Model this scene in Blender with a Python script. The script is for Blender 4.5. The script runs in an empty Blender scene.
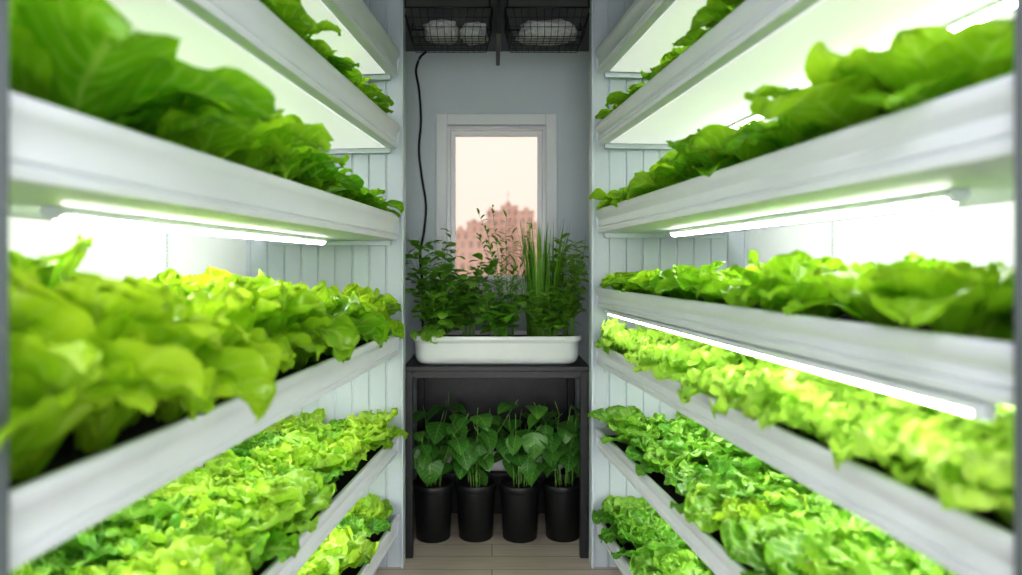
import bpy, math, random
from mathutils import Vector, Matrix, noise
random.seed(7)
scene=bpy.context.scene
H=1.34           # camera height
COL=scene.collection

# ------------------------------------------------------------------ helpers
def link(o): COL.objects.link(o); return o
def meta(o,label=None,cat=None,group=None,kind=None):
    if label: o["label"]=label
    if cat: o["category"]=cat
    if group: o["group"]=group
    if kind: o["kind"]=kind
    return o
class MB:
    def __init__(s): s.v=[];s.f=[];s.uv=None;s.t=None
    def box(s,x0,x1,y0,y1,z0,z1):
        b=len(s.v)
        s.v+=[(x0,y0,z0),(x1,y0,z0),(x1,y1,z0),(x0,y1,z0),(x0,y0,z1),(x1,y0,z1),(x1,y1,z1),(x0,y1,z1)]
        s.f+=[tuple(b+i for i in q) for q in [(0,3,2,1),(4,5,6,7),(0,1,5,4),(1,2,6,5),(2,3,7,6),(3,0,4,7)]]
        return s
    def extrude_y(s,prof,y0,y1):
        b=len(s.v);n=len(prof)
        s.v+=[(x,y0,z) for x,z in prof]+[(x,y1,z) for x,z in prof]
        for i in range(n):
            j=(i+1)%n
            s.f.append((b+i,b+j,b+n+j,b+n+i))
        s.f.append(tuple(b+i for i in range(n))[::-1]); s.f.append(tuple(b+n+i for i in range(n)))
        return s
    def tube(s,pts,r,seg=8,r2=None):
        b=len(s.v);n=len(pts)
        pts=[Vector(p) for p in pts]
        for i,p in enumerate(pts):
            d=(pts[min(i+1,n-1)]-pts[max(i-1,0)]).normalized()
            up=Vector((0,0,1)) if abs(d.z)<.9 else Vector((1,0,0))
            a=d.cross(up).normalized(); c=d.cross(a)
            rr=r if r2 is None else r+(r2-r)*i/(n-1)
            for k in range(seg):
                an=2*math.pi*k/seg
                s.v.append(tuple(p+a*rr*math.cos(an)+c*rr*math.sin(an)))
        for i in range(n-1):
            for k in range(seg):
                k2=(k+1)%seg
                s.f.append((b+i*seg+k,b+i*seg+k2,b+(i+1)*seg+k2,b+(i+1)*seg+k))
        s.f.append(tuple(b+k for k in range(seg))[::-1]); s.f.append(tuple(b+(n-1)*seg+k for k in range(seg)))
        return s
    def lathe(s,prof,seg=40,c=(0,0,0)):
        b=len(s.v);n=len(prof)
        for r,z in prof:
            for k in range(seg):
                a=2*math.pi*k/seg
                s.v.append((c[0]+r*math.cos(a),c[1]+r*math.sin(a),c[2]+z))
        for i in range(n-1):
            for k in range(seg):
                k2=(k+1)%seg
                s.f.append((b+i*seg+k,b+i*seg+k2,b+(i+1)*seg+k2,b+(i+1)*seg+k))
        return s
def mesh_of(mb,name,mat,smooth=False,mirror=1):
    me=bpy.data.meshes.new(name)
    v=mb.v if mirror==1 else [(x*mirror,y,z) for x,y,z in mb.v]
    me.from_pydata(v,[],mb.f)
    import bmesh
    bm=bmesh.new();bm.from_mesh(me)
    if mb.uv is None: bmesh.ops.recalc_face_normals(bm,faces=bm.faces)
    bm.to_mesh(me);bm.free()
    if mb.uv is not None:
        uvl=me.uv_layers.new(name="UVMap")
        for lp in me.loops: uvl.data[lp.index].uv=mb.uv[lp.vertex_index]
    if mb.t is not None:
        ca=me.color_attributes.new("tint",'FLOAT_COLOR','POINT')
        for i,t in enumerate(mb.t): ca.data[i].color=(t,t,t,1)
    if smooth:
        for p in me.polygons: p.use_smooth=True
    me.materials.append(mat)
    return me
def obj(mb,name,mat,smooth=False,parent=None,mirror=1,bevel=0,seg=2,matrix=None):
    me=mesh_of(mb,name,mat,smooth,mirror)
    o=link(bpy.data.objects.new(name,me))
    if bevel:
        m=o.modifiers.new("bevel",'BEVEL');m.width=bevel;m.segments=seg;m.limit_method='ANGLE'
        m.angle_limit=math.radians(35)
        for p in me.polygons: p.use_smooth=True
        try: 
            m.harden_normals=True
        except: pass
    if parent: o.parent=parent
    if matrix is not None: o.matrix_world=matrix
    return o
def empty(name,matrix=None,size=.1):
    o=link(bpy.data.objects.new(name,None)); o.empty_display_size=size
    if matrix is not None:o.matrix_world=matrix
    return o

# ------------------------------------------------------------------ materials
def nt(name):
    m=bpy.data.materials.new(name);m.use_nodes=True
    t=m.node_tree; b=t.nodes["Principled BSDF"]; return m,t,b
def L(t,a,b): t.links.new(a,b)
def plain(name,col,rough=.5,metal=0,nscale=20,namt=.06,bump=.0,spec=.5,trans=0):
    m,t,b=nt(name)
    tc=t.nodes.new("ShaderNodeTexCoord");n=t.nodes.new("ShaderNodeTexNoise");n.inputs["Scale"].default_value=nscale;n.inputs["Detail"].default_value=5
    L(t,tc.outputs["Object"],n.inputs["Vector"])
    r=t.nodes.new("ShaderNodeValToRGB");r.color_ramp.elements[0].position=.3;r.color_ramp.elements[1].position=.7
    r.color_ramp.elements[0].color=(*[c*(1-namt) for c in col],1);r.color_ramp.elements[1].color=(*[min(1,c*(1+namt)) for c in col],1)
    L(t,n.outputs["Fac"],r.inputs["Fac"]);L(t,r.outputs["Color"],b.inputs["Base Color"])
    b.inputs["Roughness"].default_value=rough;b.inputs["Metallic"].default_value=metal
    b.inputs["Specular IOR Level"].default_value=spec
    if bump:
        bp=t.nodes.new("ShaderNodeBump");bp.inputs["Strength"].default_value=bump;bp.inputs["Distance"].default_value=.01
        L(t,n.outputs["Fac"],bp.inputs["Height"]);L(t,bp.outputs["Normal"],b.inputs["Normal"])
    return m
def emis(name,col,st,base=.9):
    m,t,b=nt(name)
    b.inputs["Base Color"].default_value=(base,base,base,1)
    b.inputs["Emission Color"].default_value=(*col,1);b.inputs["Emission Strength"].default_value=st
    return m
def leafmat(name,dark,light,vein,rough=.35,trans=.35,vf=9.,bump=.4,veinamt=.5,speck=.3):
    m,t,b=nt(name);N=t.nodes
    def math_(op,a,bb=None,c=None):
        n=N.new("ShaderNodeMath");n.operation=op
        for i,x in enumerate((a,bb,c)):
            if x is None: continue
            if isinstance(x,(int,float)): n.inputs[i].default_value=x
            else: L(t,x,n.inputs[i])
        return n.outputs[0]
    uv=N.new("ShaderNodeUVMap");sep=N.new("ShaderNodeSeparateXYZ");L(t,uv.outputs[0],sep.inputs[0])
    u=math_('ABSOLUTE',math_('MULTIPLY_ADD',sep.outputs[0],2.,-1.)); v=sep.outputs[1]
    tc=N.new("ShaderNodeTexCoord");no=N.new("ShaderNodeTexNoise");no.inputs["Scale"].default_value=40;no.inputs["Detail"].default_value=3
    L(t,tc.outputs["Object"],no.inputs["Vector"])
    mid=math_('SUBTRACT',1.,math_('SMOOTH_MIN',math_('MULTIPLY',u,9.),1.,.3))
    mid=math_('MAXIMUM',mid,0.)
    ph=math_('MULTIPLY',math_('SUBTRACT',v,math_('MULTIPLY',u,.28)),vf*6.283)
    ph=math_('ADD',ph,math_('MULTIPLY',no.outputs["Fac"],2.0))
    sv=math_('POWER',math_('ABSOLUTE',math_('COSINE',math_('MULTIPLY',ph,.5))),14.)
    sv=math_('MULTIPLY',sv,math_('SUBTRACT',1.,math_('MULTIPLY',u,.7)))
    vv=math_('MAXIMUM',mid,math_('MULTIPLY',sv,.75))
    at=N.new("ShaderNodeAttribute");at.attribute_name="tint"
    oi=N.new("ShaderNodeObjectInfo")
    f=math_('ADD',math_('MULTIPLY',at.outputs["Fac"],.8),math_('MULTIPLY_ADD',no.outputs["Fac"],speck*2,-speck))
    f=math_('ADD',f,math_('MULTIPLY_ADD',oi.outputs["Random"],.6,-.3))
    f=math_('MINIMUM',math_('MAXIMUM',f,0.),1.)
    mx=N.new("ShaderNodeMix");mx.data_type='RGBA';mx.inputs["A"].default_value=(*dark,1);mx.inputs["B"].default_value=(*light,1)
    L(t,f,mx.inputs["Factor"])
    m2=N.new("ShaderNodeMix");m2.data_type='RGBA';m2.inputs["B"].default_value=(*vein,1)
    L(t,math_('MULTIPLY',vv,veinamt),m2.inputs["Factor"]);L(t,mx.outputs["Result"],m2.inputs["A"])
    colr=m2.outputs["Result"]
    L(t,colr,b.inputs["Base Color"]);b.inputs["Roughness"].default_value=rough
    bp=N.new("ShaderNodeBump");bp.inputs["Strength"].default_value=bump;bp.inputs["Distance"].default_value=.003
    hgt=math_('SUBTRACT',no.outputs["Fac"],math_('MULTIPLY',vv,.6))
    L(t,hgt,bp.inputs["Height"]);L(t,bp.outputs["Normal"],b.inputs["Normal"])
    tr=N.new("ShaderNodeBsdfTranslucent");L(t,colr,tr.inputs["Color"])
    ms=N.new("ShaderNodeMixShader");ms.inputs[0].default_value=trans
    L(t,b.outputs[0],ms.inputs[1]);L(t,tr.outputs[0],ms.inputs[2])
    L(t,ms.outputs[0],N["Material Output"].inputs["Surface"])
    return m

M_white=plain("white_plastic",(.66,.69,.74),.42,nscale=6,namt=.02)
M_post=plain("grey_powdercoat",(.11,.125,.145),.45,nscale=8,namt=.03)
M_panel=plain("white_wall_panel",(.76,.79,.81),.4,nscale=4,namt=.02)
M_end=plain("pale_blue_grey_cladding",(.50,.56,.61),.45,nscale=4,namt=.03)
M_back=plain("blue_grey_paint",(.68,.76,.80),.6,nscale=3,namt=.03)
M_ceil=plain("dark_ceiling_paint",(.14,.15,.16),.7,nscale=5,namt=.1)
M_trim=plain("window_trim_paint",(.88,.91,.92),.4,nscale=6,namt=.02)
M_blackmetal=plain("black_metal",(.016,.017,.019),.4,nscale=30,namt=.2)
M_pot=plain("black_pot_plastic",(.008,.009,.010),.45,nscale=30,namt=.2)
M_soil=plain("potting_soil",(.02,.014,.009),.95,nscale=90,namt=.7,bump=1.)
M_cloth=plain("grey_white_cloth",(.48,.49,.50),.95,nscale=60,namt=.2,bump=.6)
M_cable=plain("black_rubber",(.01,.01,.01),.5)
M_led=emis("led_diffuser",(1,.97,.92),16)
M_led2=emis("led_strip_diffuser",(1,.98,.94),9)
M_glow=emis("lit_underside_glow",(.98,1,.98),.21,.74)  # faint glow put in so the upper trough undersides look lit
M_ceram=plain("white_glazed_ceramic",(.84,.85,.86),.2,nscale=5,namt=.02)
M_planter=plain("pale_grey_glaze",(.68,.70,.72),.2,nscale=5,namt=.02)
M_conc=plain("pink_grey_ground",(.5,.4,.36),.9)
M_stem=plain("green_stem",(.20,.42,.08),.5,nscale=40,namt=.2)

LM_butter=leafmat("butter_lettuce_leaf",(.16,.44,.010),(.64,.87,.05),(.80,.94,.25),.24,.48,8,.35,.4,.15)
LM_frill=leafmat("frilly_lettuce_leaf",(.30,.62,.04),(.68,.91,.16),(.82,.95,.38),.40,.42,7,.4,.35,.15)
LM_green=leafmat("green_lettuce_leaf",(.14,.42,.010),(.52,.80,.04),(.66,.88,.20),.25,.5,8,.35,.4,.15)
LM_crink=leafmat("crinkled_lettuce_leaf",(.14,.43,.02),(.62,.86,.08),(.78,.94,.30),.36,.42,8,.35,.45,.10)
LM_savoy=leafmat("dark_crinkled_leaf",(.08,.32,.02),(.36,.66,.07),(.60,.84,.28),.36,.4,8,.4,.5,.10)
LM_pot=leafmat("dark_heart_leaf",(.03,.16,.02),(.13,.33,.05),(.28,.50,.15),.3,.2,6,.3,.6)
LM_herb=leafmat("herb_leaf",(.12,.34,.025),(.38,.64,.09),(.42,.66,.16),.4,.42,5,.3,.4)

# floor material
M_floor,t,b=nt("grey_oak_planks")
tc=t.nodes.new("ShaderNodeTexCoord");mp=t.nodes.new("ShaderNodeMapping");L(t,tc.outputs["Object"],mp.inputs[0])
br=t.nodes.new("ShaderNodeTexBrick");br.inputs["Scale"].default_value=1;br.inputs["Brick Width"].default_value=1.2;br.inputs["Row Height"].default_value=.14
br.inputs["Mortar Size"].default_value=.002;br.inputs["Color1"].default_value=(.70,.60,.50,1);br.inputs["Color2"].default_value=(.80,.70,.60,1);br.inputs["Mortar"].default_value=(.22,.18,.15,1)
L(t,mp.outputs[0],br.inputs["Vector"])
mp2=t.nodes.new("ShaderNodeMapping");mp2.inputs["Scale"].default_value=(2,40,2);L(t,tc.outputs["Object"],mp2.inputs[0])
no=t.nodes.new("ShaderNodeTexNoise");no.inputs["Scale"].default_value=2;no.inputs["Detail"].default_value=6;L(t,mp2.outputs[0],no.inputs["Vector"])
mx=t.nodes.new("ShaderNodeMix");mx.data_type='RGBA';mx.blend_type='MULTIPLY';mx.inputs["Factor"].default_value=.45
L(t,br.outputs["Color"],mx.inputs["A"]);L(t,no.outputs["Fac"],mx.inputs["B"]);L(t,mx.outputs["Result"],b.inputs["Base Color"])
b.inputs["Roughness"].default_value=.5
# building brick, colours paled to imitate haze
M_bld,t,b=nt("pink_brick_facade")
tc=t.nodes.new("ShaderNodeTexCoord");mp=t.nodes.new("ShaderNodeMapping");mp.inputs["Rotation"].default_value=(math.radians(90),0,0);L(t,tc.outputs["Object"],mp.inputs[0])
br=t.nodes.new("ShaderNodeTexBrick");br.offset=0;br.inputs["Scale"].default_value=1;br.inputs["Brick Width"].default_value=.6;br.inputs["Row Height"].default_value=.8
br.inputs["Mortar Size"].default_value=.17;br.inputs["Color1"].default_value=(.42,.33,.32,1);br.inputs["Color2"].default_value=(.60,.48,.45,1);br.inputs["Mortar"].default_value=(.78,.56,.50,1)
L(t,mp.outputs[0],br.inputs["Vector"]);L(t,br.outputs["Color"],b.inputs["Base Color"]);b.inputs["Roughness"].default_value=.9
M_glass,t,b=nt("window_glass")
tr=t.nodes.new("ShaderNodeBsdfTransparent");gl=t.nodes.new("ShaderNodeBsdfGlossy");gl.inputs["Roughness"].default_value=.3
ms=t.nodes.new("ShaderNodeMixShader");ms.inputs[0].default_value=.012
L(t,tr.outputs[0],ms.inputs[1]);L(t,gl.outputs[0],ms.inputs[2]);L(t,ms.outputs[0],t.nodes["Material Output"].inputs["Surface"])

# ------------------------------------------------------------------ room shell
TH=math.atan(.092)
FL=Vector((-.407,3.1,0)); FR=Vector((.456,3.1,0))
def rackmat(side):
    if side<0:
        Y=Vector((math.sin(TH),math.cos(TH),0));X=Vector((math.cos(TH),-math.sin(TH),0));o=FL
    else:
        Y=Vector((-math.sin(TH),math.cos(TH),0));X=Vector((math.cos(TH),math.sin(TH),0));o=FR
    m=Matrix(((X.x,Y.x,0,o.x),(X.y,Y.y,0,o.y),(0,0,1,0),(0,0,0,1)))
    return m
RM={-1:rackmat(-1),1:rackmat(1)}
CEIL=H+1.19
D_WALL=.68
for side,nm in((-1,"left"),(1,"right")):
    mb=MB();mb.box(side*D_WALL,side*(D_WALL+.08),-4.6,.85,0,CEIL)
    o=obj(mb,"wall_"+nm,M_panel,matrix=RM[side]);meta(o,"white insulated side wall panel behind the growing racks","wall",kind="structure")
    mb=MB()
    xi=(-.400 if side<0 else .449)
    xo=side*1.12+ (0 if side<0 else .03)
    n=int(abs(xo-xi)/.075)
    pts=[]
    for i in range(n+1):
        xa=xi+side*i*.075
        for dx,dy in((0,0),(.064,0),(.067,.006),(.072,.006)):
            pts.append((xa+side*dx,3.104+dy))
    pts+=[(pts[-1][0],3.16),(xi,3.16)]
    k=len(pts)
    mb.v+=[(p[0],p[1],0) for p in pts]+[(p[0],p[1],CEIL) for p in pts]
    for i in range(k):
        j=(i+1)%k; mb.f.append((i,j,k+j,k+i))
    mb.f.append(tuple(range(k)));mb.f.append(tuple(range(k,2*k)))
    o=obj(mb,"wall_partition_"+nm,M_end);meta(o,"pale grey ribbed partition closing the end of the growing rack","wall",kind="structure")
    mb=MB();mb.box(xi-.002 if side<0 else xi-.010,xi+.008 if side<0 else xi+.002,3.09,3.17,0,CEIL)
    o=obj(mb,"trim_1" if side<0 else "trim_2",M_end,bevel=.003);meta(o,"pale grey corner strip at the edge of the partition","trim",kind="structure")
BY=3.9
gx0,gx1=-.206,.256; gz0,gz1=H-.06,H+.724
mb=MB()
mb.box(-1.1,gx0-.03,BY,BY+.15,0,CEIL);mb.box(gx1+.03,1.15,BY,BY+.15,0,CEIL)
mb.box(gx0-.03,gx1+.03,BY,BY+.15,0,gz0-.03);mb.box(gx0-.03,gx1+.03,BY,BY+.15,gz1+.03,CEIL)
meta(obj(mb,"wall_back",M_back),"blue-grey painted wall with the small window","wall",kind="structure")
mb=MB();mb.box(-1.7,1.8,-1.6,-1.5,0,CEIL);meta(obj(mb,"wall_front",M_panel),"plain white wall closing the grow room","wall",kind="structure")
mb=MB();mb.box(-2,2.1,-1.6,4.05,-.08,0);meta(obj(mb,"floor",M_floor),"light grey-brown wood plank floor","floor",kind="structure")
mb=MB();mb.box(-2,2.1,-1.6,4.05,CEIL,CEIL+.08);meta(obj(mb,"ceiling",M_ceil),"dark grey painted ceiling","ceiling",kind="structure")
mb=MB();mb.box(-1.05,1.1,BY-.015,BY,0,.09);meta(obj(mb,"baseboard_back",M_back,bevel=.003),"blue-grey baseboard","baseboard",kind="structure")
win=empty("window_1",Matrix.Translation((0,BY,gz0)));meta(win,"small white-framed window looking onto city buildings","window",kind="structure")
def framebox(x0,x1,z0,z1,w,y0,y1):
    mb=MB()
    mb.box(x0,x0+w,y0,y1,z0,z1);mb.box(x1-w,x1,y0,y1,z0,z1)
    mb.box(x0+w,x1-w,y0,y1,z0,z0+w);mb.box(x0+w,x1-w,y0,y1,z1-w,z1);return mb
def child_world(o,p):
    o.parent=p;o.matrix_parent_inverse=p.matrix_world.inverted()
bpy.context.view_layer.update()
o=obj(framebox(gx0-.105,gx1+.105,gz0-.09,gz1+.115,.062,BY-.022,BY+.0),"window_casing",M_trim,bevel=.004);child_world(o,win)
o=obj(framebox(gx0-.045,gx1+.045,gz0-.04,gz1+.045,.022,BY-.032,BY+.02),"casing_bead",M_ceram,bevel=.004);child_world(o,win)
o=obj(framebox(gx0-.025,gx1+.025,gz0-.025,gz1+.025,.027,BY+.01,BY+.05),"window_sash",M_ceram,bevel=.003);child_world(o,win)
mb=MB();mb.box(gx0,gx1,BY+.028,BY+.032,gz0,gz1);o=obj(mb,"window_pane",M_glass);child_world(o,win)
mb=MB();mb.box(gx0-.13,gx1+.13,BY-.06,BY+.03,gz0-.11,gz0-.085);o=obj(mb,"window_sill",M_trim,bevel=.005);child_world(o,win)

# city outside
def building(u0,u1,vt,y,label,extra=None):
    px=y/700
    x0,x1=(u0-492)*px,(u1-492)*px; z=H+(265-vt)*px
    mb=MB();mb.box(x0,x1,y,y+.9,-12,z)
    mb.box(x0-.04,x1+.04,y-.06,y+.1,z-.18,z+.05)
    if extra:
        for (a,b_,c) in extra:
            mb.box((a-492)*px,(b_-492)*px,y+.3,y+.85,z-.2,H+(265-c)*px)
    o=obj(mb,"apartment_building",M_bld);meta(o,label,"building",group="buildings outside the window");return o
building(450,470,230,56,"pinkish brick apartment block with small windows",[(458,463,226)])
building(487,503,211,64,"tall pinkish brick block with rooftop tower",[(489,494,207)])
building(467,489,222,60,"low pinkish brick apartment block with flat roof",[(471,476,219)])
building(501,518,206,62,"stepped pinkish brick block beneath a thin mast",[(505,511,202)])
building(516,534,211,61,"pinkish brick apartment block with roof structures",[(524,529,207)])
building(528,560,224,54,"low hazy brick apartment building with flat roof",[(533,538,221)])
building(440,500,240,50,"nearer low brick apartment building with windows")
mb=MB();mb.tube([(1.42,62.6,5.8),(1.42,62.6,8.0)],.035,6);mb.tube([(1.27,62.6,7.1),(1.57,62.6,7.1)],.03,6)
o=obj(mb,"roof_antenna",M_bld);meta(o,"thin mast standing on a brick rooftop","antenna")
mb=MB();mb.box(-60,60,8,150,-12.3,-12);meta(obj(mb,"street_ground",M_conc),"hazy pinkish street ground between city buildings","ground",kind="structure")

# ------------------------------------------------------------------ racks
TL=2.22
TRAYS={-1:[("A",.83,.95),("B",.51,.62),("C",.108,.222),("D",-.40,-.29),("E",-.84,-.74),("F",-1.20,-1.10)],
        1:[("A",.84,.95),("B",.53,.62),("C",.14,.244),("D",-.188,-.10),("E",-.445,-.345),("F",-.815,-.72),("G",-1.20,-1.107)]}
W=.54
def section(h):
    o=[(.030,0),(.012,.004),(.010,.020),(.016,.026),(.010,.030),(.014,h*.55),(.004,h-.028),(0,h-.022),(0,h-.004),(.004,h),(.014,h),(.020,h-.006),(.026,h-.02),(.034,.022)]
    i=[(W-.034,.022),(W-.026,h-.02),(W-.016,h),(W-.004,h),(W,h-.02),(W-.01,.0)]
    return o+i
for side in(-1,1):
    rack=empty("growing_rack",RM[side].copy())
    meta(rack,"tall grey metal multi-tier growing rack beside the aisle","rack",group="growing racks")
    bpy.context.view_layer.update()
    for (d,y) in((-.009,-TL-.05),(W-.03,-TL-.05),(W+.012,-.03)):
        mb=MB();x0=side*d;x1=side*(d+.04)
        mb.box(min(x0,x1),max(x0,x1),y-.0,y+.038,0,CEIL)
        o=obj(mb,"upright_post",M_post,bevel=.004);o.parent=rack
    for (nm,zb,zt) in TRAYS[side]:
        zb+=H;zt+=H;h=zt-zb
        for y in(-TL-.03,-.06):
            mb=MB();xx=sorted((side*.03,side*(W+.02)))
            mb.box(xx[0],xx[1],y,y+.02,zb-.022,zb-.001)
            o=obj(mb,"shelf_bearer",M_end,bevel=.002);o.parent=rack
        tr=empty("grow_tray",RM[side]@Matrix.Translation((0,0,zb)))
        meta(tr,"long white plastic growing trough full of leafy greens" if nm!="A" else "long white plastic growing trough under the ceiling","growing tray",group="growing troughs on the racks")
        mb=MB();mb.extrude_y([(side*d,z) for d,z in section(h)],-TL,-.005)
        o=obj(mb,"trough",M_white,parent=tr,bevel=.0015)
        for y0,y1 in((-TL-.006,-TL),(-.005,.0)):
            mb=MB();mb.extrude_y([(side*d,z) for d,z in[(.012,-.001),(.002,h-.02),(.0,h+.001),(W,h+.001),(W-.01,-.001)]],y0,y1)
            obj(mb,"end_cap",M_white,parent=tr,bevel=.001)
        mb=MB();xx=sorted((side*.034,side*(W-.034)))
        nx,ny=8,60
        for j in range(ny+1):
            for i in range(nx+1):
                x=xx[0]+(xx[1]-xx[0])*i/nx;y=-TL+.01+(TL-.03)*j/ny
                mb.v.append((x,y,h-.030+noise.noise(Vector((x*30,y*30,zb)))*.006))
        for j in range(ny):
            for i in range(nx):
                a=j*(nx+1)+i;mb.f.append((a,a+1,a+nx+2,a+nx+1))
        obj(mb,"growing_medium",M_soil,True,parent=tr)
        front=(side==1 and nm=="D")
        specs=[.022,.36] if front else [.25]
        if nm in"AB": specs=[.40]
        if nm=="C": specs=[.24]
        if nm=="F" and side<0 or nm=="G": specs=[]
        for dd in specs:
            fr_=front and dd<.1
            lf=empty("led_grow_light",RM[side]@Matrix.Translation((side*dd,-1.08,zb)))
            meta(lf,"long white LED grow light bar glowing under a trough","grow light",group="LED bars under the troughs")
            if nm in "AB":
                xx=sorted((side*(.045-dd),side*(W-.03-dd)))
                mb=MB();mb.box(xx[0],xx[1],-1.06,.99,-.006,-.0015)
                obj(mb,"underside_glow_panel",M_glow,parent=lf,bevel=.001)  # not a lamp: glow imitating light on the underside
            mb=MB();hw=.022 if not fr_ else .012
            yn=-1.06 if fr_ else (-.74 if nm=="C" else -.96)
            yf=.74 if nm=="C" else .91
            mb.extrude_y([(-hw,-.007),(-hw,-.011),(-hw*.6,-.019),(hw*.6,-.019),(hw,-.011),(hw,-.007)] if nm in "AB" else [(-hw,-.001),(-hw,-.008),(-hw*.6,-.018),(hw*.6,-.018),(hw,-.008),(hw,-.001)],yn-.02,yf+.02)
            obj(mb,"light_housing",M_white,parent=lf,bevel=.001)
            mb=MB();r=.009 if fr_ else .016
            pr=[(r*math.cos(a),-.0150+r*math.sin(a)*(1.0 if fr_ else .8)) for a in[math.pi+math.pi*k/8 for k in range(9)]]
            mb.extrude_y(pr,yn,yf);obj(mb,"light_tube",M_led2 if fr_ else M_led,True,parent=lf)
            for y0 in(yn-.020,yf):
                mb=MB();mb.box(-.010,.010,y0,y0+.020,-.025,-.008);obj(mb,"tube_end_cap",M_white,parent=lf,bevel=.002)

# ------------------------------------------------------------------ leaves
def obov(peak,base):
    def f(s):
        if s<peak: 
            q=s/peak; return base+(1-base)*(q*q*(3-2*q))
        q=(s-peak)/(1-peak);return max(.03,math.sqrt(max(0,1-q*q)))
    return f
def heart(s):
    if s<.28: return .25+.75*math.sqrt(max(0,1-((.28-s)/.28)**2))
    q=(s-.28)/.72;return max(.02,(1-q**1.6))
def lance(s): return max(.04,math.sin(math.pi*min(1,s*.96+.04))**.8)
def add_leaf(mb,org,az,el,bend,Ln,Wd,shape,ns=14,ntt=10,cup=.3,ruf=0.,fr=4,blis=0.,tint=.5,seed=0,roll=0,bf=9):
    b=len(mb.v);org=Vector(org)
    er=Vector((math.cos(az),math.sin(az),0));et=Vector((-math.sin(az),math.cos(az),0));ez=Vector((0,0,1))
    S=[1-(1-i/ns)**1.35 for i in range(ns+1)]
    p=org.copy();ps=0
    rn=random.Random(seed);ph1=rn.uniform(0,6.28);ph2=rn.uniform(0,6.28)
    for i,s in enumerate(S):
        a=el-bend*(s**1.4)
        d=er*math.cos(a)+ez*math.sin(a)
        p=p+d*(s-ps)*Ln;ps=s
        n=-er*math.sin(a)+ez*math.cos(a)
        bb=et*math.cos(roll*s)+n*math.sin(roll*s);nn=n*math.cos(roll*s)-et*math.sin(roll*s)
        w=Wd*shape(s)
        for j in range(ntt+1):
            t=2*j/ntt-1;e=abs(t)
            tip=max(0,(s-.6)/.4)
            env=max(e**2,tip**2)*min(1,s*2.2)
            ph=ph1 if t<0 else ph2
            sp=s+.25*e
            dz=ruf*env*(math.sin(fr*6.283*sp+ph)+.45*math.sin(fr*13.7*sp+ph*2.1)+.6*tip*math.sin(fr*2.2*t+ph1))
            dz+=cup*w*e**1.7
            if blis: dz+=blis*noise.noise(Vector((s*bf,t*w/Wd*bf*.45,seed*1.7)))*1.6
            sd=ruf*.5*env*math.cos(fr*6.283*sp*1.3+ph)
            q=p+bb*(w*t*(1-.12*cup*e)+sd)+nn*dz+d*(ruf*.7*env*math.sin(fr*9*t+ph2))
            mb.v.append(tuple(q));mb.uv.append((j/ntt,s));mb.t.append(min(1,max(0,tint+.25*(env-.4))))
    for i in range(ns):
        for j in range(ntt):
            c=b+i*(ntt+1)+j;mb.f.append((c,c+1,c+ntt+2,c+ntt+1))
def head(seed,n,Ln,Wd,shape,el0,el1,b0,b1,cup,ruf,fr,blis,ns=14,ntt=10,inner=.55,rbase=.012,bf=9):
    r=random.Random(seed);mb=MB();mb.uv=[];mb.t=[]
    for i in range(n):
        k=i/(n-1)
        az=i*2.39996+r.uniform(-.25,.25)
        el=math.radians(el0+(el1-el0)*k+r.uniform(-7,7));be=math.radians(b0+(b1-b0)*k+r.uniform(-12,12))
        sc=(inner+(1-inner)*min(1,k*1.3))*r.uniform(.82,1.12)
        add_leaf(mb,(math.cos(az)*rbase*k,math.sin(az)*rbase*k,0),az,el,be,Ln*sc,Wd*sc*r.uniform(.9,1.12),shape,ns,ntt,cup*r.uniform(.5,1.2),ruf,fr,blis,
                 tint=.9-.62*k+r.uniform(-.18,.18),seed=seed*100+i,roll=r.uniform(-.4,.4),bf=bf)
    return mb
KIND={}
def mk(kind,mat,**kw):
    KIND[kind]=[mesh_of(head(sum(map(ord,kind))%97+v*13,**kw),kind,mat,True) for v in range(6)]
mk("butter_lettuce",LM_butter,n=20,Ln=.225,Wd=.080,shape=obov(.64,.22),el0=88,el1=56,b0=-12,b1=112,cup=.28,ruf=.008,fr=2.3,blis=.010,ns=18,ntt=12,bf=7,inner=.72)
mk("frilly_lettuce",LM_frill,n=20,Ln=.165,Wd=.066,shape=obov(.7,.25),el0=86,el1=42,b0=0,b1=66,cup=.2,ruf=.013,fr=4.5,blis=.008,ns=22,ntt=14)
mk("green_lettuce",LM_green,n=13,Ln=.185,Wd=.072,shape=obov(.6,.18),el0=85,el1=52,b0=-5,b1=95,cup=.3,ruf=.006,fr=2.,blis=.007,ns=16,ntt=12,bf=7)
CK=dict(n=13,Ln=.185,Wd=.088,shape=obov(.56,.2),el0=78,el1=44,b0=15,b1=64,cup=.12,ruf=.009,fr=3.2,blis=.008,ns=28,ntt=18,inner=.42,bf=8)
mk("crinkled_lettuce",LM_crink,**CK)
SK=dict(CK);SK.update(n=11,Wd=.092,ruf=.007,fr=3.)
mk("savoy_lettuce",LM_savoy,**SK)
LAB={"butter_lettuce":"bright yellow-green loose butter lettuce growing in a white trough",
"frilly_lettuce":"pale lime frilly-leaved lettuce growing in a white trough",
"green_lettuce":"smooth-leaved mid-green lettuce growing in a white trough",
"crinkled_lettuce":"crinkled bright green lettuce growing in a white trough",
"savoy_lettuce":"deep green crinkled leafy head growing in a white trough"}
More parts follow.
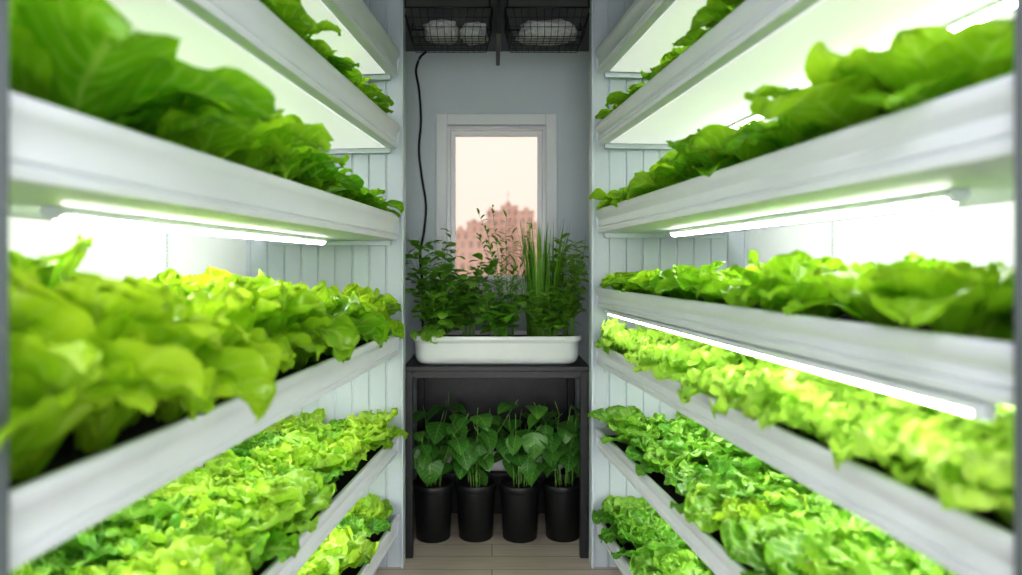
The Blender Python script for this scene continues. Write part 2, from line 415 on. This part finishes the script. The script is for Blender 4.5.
def plant_row(side,tname,kind,sp,rows,sc,ymin=-TL+.09,ymax=-.13,grp="",grad=0.,var=.14,zs=1.,shift=.35,alt=None):
    zt=[t for t in TRAYS[side] if t[0]==tname][0][2]+H
    rr=random.Random(side*31+ord(tname))
    for ri,d in enumerate(rows):
        y=ymax-(sp*.5 if ri%2 else 0)
        while y>ymin:
            kd=kind if not(alt and rr.random()<alt[1]) else alt[0]
            me=rr.choice(KIND[kd])
            o=link(bpy.data.objects.new(kd,me))
            g_=1+grad*(-y/TL)
            s=sc*rr.uniform(1-var,1+var)*g_
            dd=d*(1+shift*grad*(-y/TL))
            o.matrix_world=RM[side]@Matrix.Translation((side*(dd+rr.uniform(-.012,.012)),y+rr.uniform(-.02,.02),zt-.026))@Matrix.Rotation(rr.uniform(0,6.28),4,'Z')@Matrix.Rotation(rr.uniform(-.12,.12),4,'X')@Matrix.Diagonal((s,s,s*zs*rr.uniform(.9,1.1),1))
            meta(o,LAB[kd],"lettuce",group=grp)
            y-=sp*(1+.6*grad*(-y/TL))
plant_row(-1,"B","green_lettuce",.15,[.11,.30],.80,ymin=-1.5,grp="green lettuces in the upper trough",grad=.4)
plant_row(-1,"C","green_lettuce",.145,[.10,.27],.78,grp="green lettuces in a high trough",grad=1.1)
plant_row(-1,"D","butter_lettuce",.155,[.115,.31],.92,grp="butter lettuces in the trough",grad=.46,ymin=-TL+.10,ymax=-.16,zs=1.22,shift=.05)
plant_row(-1,"E","crinkled_lettuce",.18,[.12,.28,.43],.92,grp="crinkled lettuces in the trough",grad=.12,alt=("savoy_lettuce",.2),zs=1.1)
plant_row(-1,"F","savoy_lettuce",.18,[.12,.32],.92,grp="crinkled lettuces in the lowest trough",alt=("crinkled_lettuce",.5),zs=1.2)
plant_row(1,"B","green_lettuce",.15,[.11,.30],.78,ymin=-1.5,grp="green lettuces in the upper trough",grad=.4)
plant_row(1,"C","green_lettuce",.145,[.10,.27],.74,grp="green lettuces in a high trough",grad=1.1)
plant_row(1,"D","green_lettuce",.145,[.09,.26],.70,grp="green lettuces in the shallow trough",grad=.7)
plant_row(1,"E","frilly_lettuce",.13,[.085,.22,.36],.86,grp="frilly lettuces in the trough",grad=.08)
plant_row(1,"F","savoy_lettuce",.18,[.12,.28,.43],.92,grp="crinkled lettuces in the trough",grad=.12,alt=("crinkled_lettuce",.15),zs=1.1)
plant_row(1,"G","savoy_lettuce",.18,[.12,.32],.92,grp="crinkled lettuces in the lowest trough",zs=1.2)

# ------------------------------------------------------------------ alcove: table, planter, herbs, pots
TZ=H-.463
tb=empty("plant_table",Matrix.Translation((.02,3.45,0)));meta(tb,"black metal table holding a white herb planter","table")
bpy.context.view_layer.update()
tx0,tx1,ty0,ty1=-.405,.448,3.19,3.78
def part(mb,name,mat,par,**k):
    o=obj(mb,name,mat,**k);child_world(o,par);return o
mb=MB();mb.box(tx0,tx1,ty0,ty1,TZ-.022,TZ);part(mb,"table_top",M_blackmetal,tb,bevel=.003)
mb=MB();mb.box(tx0+.01,tx1-.01,ty0+.01,ty0+.03,TZ-.055,TZ-.022);part(mb,"apron",M_blackmetal,tb,bevel=.002)
mb=MB();mb.box(tx0+.005,tx1-.005,ty1-.006,ty1,.0,TZ-.022);part(mb,"table_shade_panel",M_blackmetal,tb,bevel=.001)  # black sheet added to stand in for the shade under the table
for x in(tx0+.005,tx1-.045):
    for y in(ty0+.005,ty1-.045):
        mb=MB();mb.box(x,x+.038,y,y+.038,0,TZ-.022);part(mb,"leg",M_blackmetal,tb,bevel=.003)
SZ=H-1.07
mb=MB();mb.box(tx0+.03,tx1-.03,3.58,3.77,SZ-.02,SZ);part(mb,"lower_shelf",M_blackmetal,tb,bevel=.003)
def trough(name,x0,x1,y0,y1,z0,h,label,taper=.03,mat=None):
    e=empty(name,Matrix.Translation(((x0+x1)/2,(y0+y1)/2,z0)))
    meta(e,label,"planter");bpy.context.view_layer.update()
    mb=MB();cx,cy=(x0+x1)/2,(y0+y1)/2;hx,hy=(x1-x0)/2,(y1-y0)/2
    def ring(ins,z,rad=.06):
        pts=[];ax,ay=hx-ins,hy-ins;rad=max(.004,rad-ins*.3)
        for q,(sx,sy) in enumerate(((1,1),(-1,1),(-1,-1),(1,-1))):
            for k in range(7):
                a=math.pi/2*q+math.pi/2*k/6
                pts.append((cx+sx*(ax-rad)+rad*math.cos(a),cy+sy*(ay-rad)+rad*math.sin(a),z0+z))
        return pts
    rings=[ring(taper+.035,0),ring(taper+.014,.005),ring(taper,.018),ring(taper-.008,.04),ring(.012,h-.036),ring(.010,h-.028),ring(0,h-.021),ring(0,h-.004),ring(.004,h),ring(.012,h),ring(.018,h-.006),ring(.024,h-.03)]
    n=28
    for r in rings: mb.v+=r
    for i in range(len(rings)-1):
        for k in range(n):
            k2=(k+1)%n;mb.f.append((i*n+k,i*n+k2,(i+1)*n+k2,(i+1)*n+k))
    mb.f.append(tuple(range(n)))
    part(mb,"planter_body",mat,e,smooth=True)
    mb=MB();pts=ring(.020,h-.02)
    mb.v=[(cx,cy,z0+h-.012)]+pts
    for k in range(n): mb.f.append((0,1+k,1+(k+1)%n))
    part(mb,"potting_soil",M_soil,e,smooth=True)
    return e
trough("herb_planter",-.372,.418,3.2,3.50,TZ,.136,"long white glazed planter of mixed herbs on a black table",.022,M_planter)
trough("low_planter",-.34,.40,3.585,3.76,SZ,.115,"white trough planter on the table's lower shelf",.02,M_ceram)

def herb(name,pos,label,cat,mat,nst,hh,spread,lf,lsz,lw,shape,seed,sw=.0016,lean=.5,ns=5,ntt=4,start=.25,grp=None,elr=(-10,50),bend=.6,cup=.2,thick=None,parent=None,bias=0):
    r=random.Random(seed)
    root=empty(name,Matrix.Translation(pos)) if parent is None else parent
    if parent is None: meta(root,label,cat,grp)
    bpy.context.view_layer.update()
    ms=MB();mf=MB();mf.uv=[];mf.t=[]
    for i in range(nst):
        az=r.uniform(0,6.283);rad=math.sqrt(r.random())*spread*.25
        h=hh*r.uniform(.5,1.0);ln=r.uniform(.1,1)*spread
        p0=Vector((math.cos(az)*rad,math.sin(az)*rad,0))
        pts=[]
        for k in range(7):
            q=k/6;pts.append(p0+Vector((math.cos(az)*ln*q**1.6,math.sin(az)*ln*q**1.6,h*(q-.12*q*q*lean))) + Vector((r.uniform(-1,1),r.uniform(-1,1),0))*.006*k/3)
        ms.tube(pts,sw,5,sw*.5)
        for m in range(lf):
            q=start+(1-start)*(m+r.uniform(0,.8))/lf
            q=min(1,q);idx=min(5,int(q*6));fr=q*6-idx
            p=pts[idx].lerp(pts[idx+1],fr)
            a=r.uniform(0,6.283) if m%2==0 else a+math.pi+r.uniform(-.5,.5)
            aa=a
            if bias and r.random()<bias: aa=-math.pi/2+r.uniform(-.9,.9)
            s=lsz*r.uniform(.6,1.15)
            add_leaf(mf,p,aa,math.radians(r.uniform(*elr)),bend*r.uniform(.4,1.4),s,s*lw,shape,ns,ntt,cup,0,2,0,tint=r.uniform(.1,.9)*(.4+.6*q),seed=i*50+m,roll=r.uniform(-.5,.5))
    for mm,nn,mt in((ms,"stems",M_stem),(mf,"foliage",mat)):
        if mm.f:
            o=obj(mm,nn,mt,True);o.parent=root
            if parent is not None and thick: o.location=thick
    return root
SOIL=TZ+.118
g="herbs in the white planter"
herb("basil_plant",(-.28,3.38,SOIL),"tall leafy green basil in a white planter","herb",LM_herb,17,.56,.15,13,.076,.34,obov(.5,.1),1,grp=g)
herb("basil_plant",(-.25,3.29,SOIL),"low bushy green basil at the planter's rim","herb",LM_herb,17,.27,.16,9,.076,.42,obov(.5,.1),2,grp=g)
herb("mint_plant",(-.11,3.38,SOIL),"leafy green mint in a white planter","herb",LM_herb,17,.42,.14,12,.068,.42,obov(.45,.1),3,grp=g)
herb("mint_plant",(.02,3.28,SOIL),"low leafy mint spilling to the planter rim","herb",LM_herb,15,.24,.14,9,.070,.44,obov(.45,.1),4,grp=g)
herb("rosemary_plant",(.08,3.40,SOIL),"tall wispy fine-leaved herb above the planter","herb",LM_herb,17,.70,.16,24,.050,.13,lance,5,grp=g,elr=(15,60),ns=4,ntt=2)
herb("tarragon_plant",(.37,3.36,SOIL),"upright narrow-leaved green herb at the planter end","herb",LM_herb,18,.53,.12,14,.072,.24,lance,6,grp=g)
herb("parsley_plant",(.28,3.28,SOIL),"short bushy parsley at the planter's rim","herb",LM_herb,17,.27,.15,9,.066,.46,obov(.5,.1),8,grp=g)
herb("thyme_plant",(-.285,3.222,SOIL+.014),"small sprig trailing over the planter rim","herb",LM_herb,9,.06,.075,7,.046,.42,obov(.5,.1),9,grp=g,elr=(-60,20),bias=.6)
ch=empty("chive_clump",Matrix.Translation((.24,3.39,SOIL)));meta(ch,"tall upright clump of chives in a white planter","herb",g)
r=random.Random(11);mf=MB();mf.uv=[];mf.t=[]
for i in range(100):
    az=r.uniform(0,6.283);rad=r.random()**.5*.075
    add_leaf(mf,(math.cos(az)*rad,math.sin(az)*rad,0),az,math.radians(r.uniform(84,92)),r.uniform(0,.25),r.uniform(.34,.58),.0068,lambda s:max(.08,(1-s**3)),7,2,.5,0,1,0,tint=r.uniform(.0,.7),seed=i)
o=obj(mf,"blades",LM_herb,True);o.parent=ch

for i,(x,y) in enumerate(((-.290,3.45),(-.080,3.46),(.137,3.45),(.350,3.46))):
    e=empty("potted_plant",Matrix.Translation((x,y,0)))
    meta(e,"dark green heart-leaved plant in a black plastic pot","potted plant","potted plants under the table");bpy.context.view_layer.update()
    mb=MB();mb.lathe([(.0,.0),(.080,.0),(.083,.004),(.096,.235),(.101,.237),(.103,.242),(.103,.268),(.101,.271),(.097,.271),(.094,.255),(.093,.24)],48)
    o=obj(mb,"pot",M_pot,True);o.parent=e
    o.modifiers.new("es",'EDGE_SPLIT').split_angle=math.radians(40)
    mb=MB();mb.lathe([(.0,.255),(.05,.255),(.093,.247)],32);o=obj(mb,"potting_soil",M_soil,True);o.parent=e
    herb("",None,None,None,LM_pot,14,.52,.20,3,.125,.50,heart,20+i,sw=.003,lean=1.3,ns=10,ntt=8,start=.36,elr=(-70,10),bend=.9,cup=.12,parent=e,thick=(0,0,.25),bias=.4)

# ------------------------------------------------------------------ wire baskets under ceiling
def basket(x0,x1,y0,y1,z0,z1,label):
    e=empty("wire_basket",Matrix.Translation(((x0+x1)/2,(y0+y1)/2,z0)));meta(e,label,"basket","wire baskets under the ceiling");bpy.context.view_layer.update()
    mb=MB();r=.0016
    def loop(z,ins,rr):
        a,b_,c,d=x0+ins,x1-ins,y0+ins,y1-ins
        for p,q in(((a,c),(b_,c)),((b_,c),(b_,d)),((b_,d),(a,d)),((a,d),(a,c))):
            mb.tube([(p[0],p[1],z),(q[0],q[1],z)],rr,6)
    for k in range(4): loop(z0+(z1-z0)*k/3,.03*(1-k/3),r if k<3 else .004)
    n=11
    for k in range(n+1):
        q=k/n
        xa=x0+(x1-x0)*q;xb=x0+.03+(x1-x0-.06)*q
        mb.tube([(xa,y0,z1),(xb,y0+.03,z0),(xb,y1-.03,z0),(xa,y1,z1)],r,5)
    n=7
    for k in range(n+1):
        q=k/n
        ya=y0+(y1-y0)*q;yb=y0+.03+(y1-y0-.06)*q
        mb.tube([(x0,ya,z1),(x0+.03,yb,z0),(x1-.03,yb,z0),(x1,ya,z1)],r,5)
    part(mb,"wire_mesh",M_blackmetal,e,smooth=True)
    for sx in(x0+.01,x1-.01):
        for sy in(y0,y1):
            mb=MB();mb.tube([(sx,sy,z1),(sx,sy,CEIL-.0005)],.004,6);part(mb,"hanger_rod",M_blackmetal,e)
basket(-.40,.0,3.14,3.44,H+1.035,H+1.155,"black wire basket with folded white cloth hung from the ceiling")
basket(.06,.445,3.14,3.44,H+1.035,H+1.155,"black wire basket with bundled cloth hung from the ceiling")
mb=MB();mb.box(.02,.04,3.12,3.62,CEIL-.16,CEIL-.0005)
o=obj(mb,"basket_hanger_bar",M_blackmetal,bevel=.002);meta(o,"black metal divider bar between the two wire baskets","bar")
def bundle(x,y,z,rx,ry,rz,seed,label):
    mb=MB();nu,nv=48,28
    for j in range(nv+1):
        ph=math.pi*j/nv
        for i in range(nu):
            a=6.28318*i/nu
            d=Vector((math.sin(ph)*math.cos(a),math.sin(ph)*math.sin(a),math.cos(ph)))
            k=1+.22*noise.noise(d*2.2+Vector((seed,0,0)))+.10*abs(noise.noise(Vector((d.x*2,d.y*7,d.z*7+seed))))
            sg=lambda q:math.copysign(abs(q)**.7,q)
            mb.v.append((x+rx*sg(d.x)*k,y+ry*sg(d.y)*k,z+rz*sg(d.z)*k))
    for j in range(nv):
        for i in range(nu):
            i2=(i+1)%nu;mb.f.append((j*nu+i,j*nu+i2,(j+1)*nu+i2,(j+1)*nu+i))
    o=obj(mb,"cloth_bundle",M_cloth,True);meta(o,label,"cloth bundle",group="cloth bundles in the wire baskets")
bundle(-.235,3.27,H+1.086,.075,.085,.042,1,"grey-white folded cloth bundle in a black wire basket")
bundle(-.085,3.29,H+1.086,.06,.08,.040,5,"small grey-white cloth bundle in a black wire basket")
bundle(.26,3.28,H+1.088,.13,.085,.044,9,"long grey-white cloth bundle in a black wire basket")

# ------------------------------------------------------------------ cable on back wall
pts=[]
ctrl=[(421,56),(418,62),(416,72),(419,90),(421,120),(419,150),(422,178),(426,205),(424,232),(420,255),(423,285)]
def cp(i): 
    u,v=ctrl[max(0,min(len(ctrl)-1,i))];px=(BY-.008)/700
    return Vector(((u-492)*px,BY-.008,H+(265-v)*px))
for i in range(len(ctrl)-1):
    for k in range(6):
        t_=k/6;p0,p1,p2,p3=cp(i-1),cp(i),cp(i+1),cp(i+2)
        pts.append(.5*((2*p1)+(p2-p0)*t_+(2*p0-5*p1+4*p2-p3)*t_*t_+(3*p1-p0-3*p2+p3)*t_**3))
pts=[Vector((pts[0].x+.03,BY-.008,CEIL-.003))]+pts
pts+=[Vector((pts[-1].x+.004,BY-.008,.6)),Vector((pts[-1].x,BY-.022,.008))]
mb=MB();mb.tube(pts,.0065,8);o=obj(mb,"power_cable",M_cable,True);meta(o,"black power cable hanging down the blue-grey wall","cable")
for side in(-1,1):
    mb=MB()
    for k in range(14):
        z=-.012*k;ax=(k%2)
        pp=[]
        for q in range(9):
            a=q/8*6.283;cx=math.cos(a)*.004;cz=math.sin(a)*.0085
            pp.append((cx if ax else 0,0 if ax else cx,z+cz))
        mb.tube(pp,.001,5)
    zt=[t for t in TRAYS[side] if t[0]=="C"][0][1]+H
    o=obj(mb,"hanging_chain",M_end,True,matrix=RM[side]@Matrix.Translation((side*.53,-.95,zt-.01)))
    meta(o,"thin metal chain hanging beneath a white trough","chain",group="chains under the troughs")

# ------------------------------------------------------------------ lights
w=bpy.data.worlds.new("World");scene.world=w;w.use_nodes=True
wt=w.node_tree;bg=wt.nodes["Background"]
tc=wt.nodes.new("ShaderNodeTexCoord");sp=wt.nodes.new("ShaderNodeSeparateXYZ");wt.links.new(tc.outputs["Generated"],sp.inputs[0])
rp=wt.nodes.new("ShaderNodeValToRGB");rp.color_ramp.elements[0].position=0.0;rp.color_ramp.elements[0].color=(.98,.79,.68,1)
rp.color_ramp.elements[1].position=.22;rp.color_ramp.elements[1].color=(1,.91,.80,1)
wt.links.new(sp.outputs[2],rp.inputs[0]);wt.links.new(rp.outputs[0],bg.inputs[0]);bg.inputs[1].default_value=.47
cl=empty("ceiling_fill",Matrix.Translation((0,-.1,CEIL)));meta(cl,"flat white unseen panel added as fill above the aisle","fill light")  # out-of-view glowing panel, added to fill the room with light
mb=MB();mb.box(-.36,.36,-.72,.72,-.03,-.001);obj(mb,"light_housing",M_white,parent=cl,bevel=.004)
mb=MB();mb.box(-.34,.34,-.7,.7,-.034,-.0305);obj(mb,"fill_glow_panel",emis("ceiling_fill_glow",(.97,.96,1),3.6),parent=cl)
ad=bpy.data.lights.new("added_fill_lamp",'AREA');ad.shape='RECTANGLE';ad.size=1.6;ad.size_y=1.8;ad.energy=23;ad.color=(.97,.95,1)  # unseen area lamp added behind the camera to brighten the alcove
ao=link(bpy.data.objects.new("added_fill_lamp",ad));ao.location=(0,-1.35,1.15);ao.rotation_euler=(math.radians(90),0,0)

# ------------------------------------------------------------------ camera
cd=bpy.data.cameras.new("camera");cd.sensor_width=36;cd.lens=700/1022*36
cd.shift_x=19/1022;cd.shift_y=-22.5/1022;cd.clip_start=.02
cd.dof.use_dof=True;cd.dof.focus_distance=2.9;cd.dof.aperture_fstop=1.35
co=link(bpy.data.objects.new("camera",cd));co.location=(0,0,H);co.rotation_euler=(math.radians(90),0,0)
scene.camera=co
scene.view_settings.view_transform='Standard'
try: scene.view_settings.look='Medium High Contrast'
except Exception: scene.view_settings.look='None'
scene.view_settings.exposure=0.96
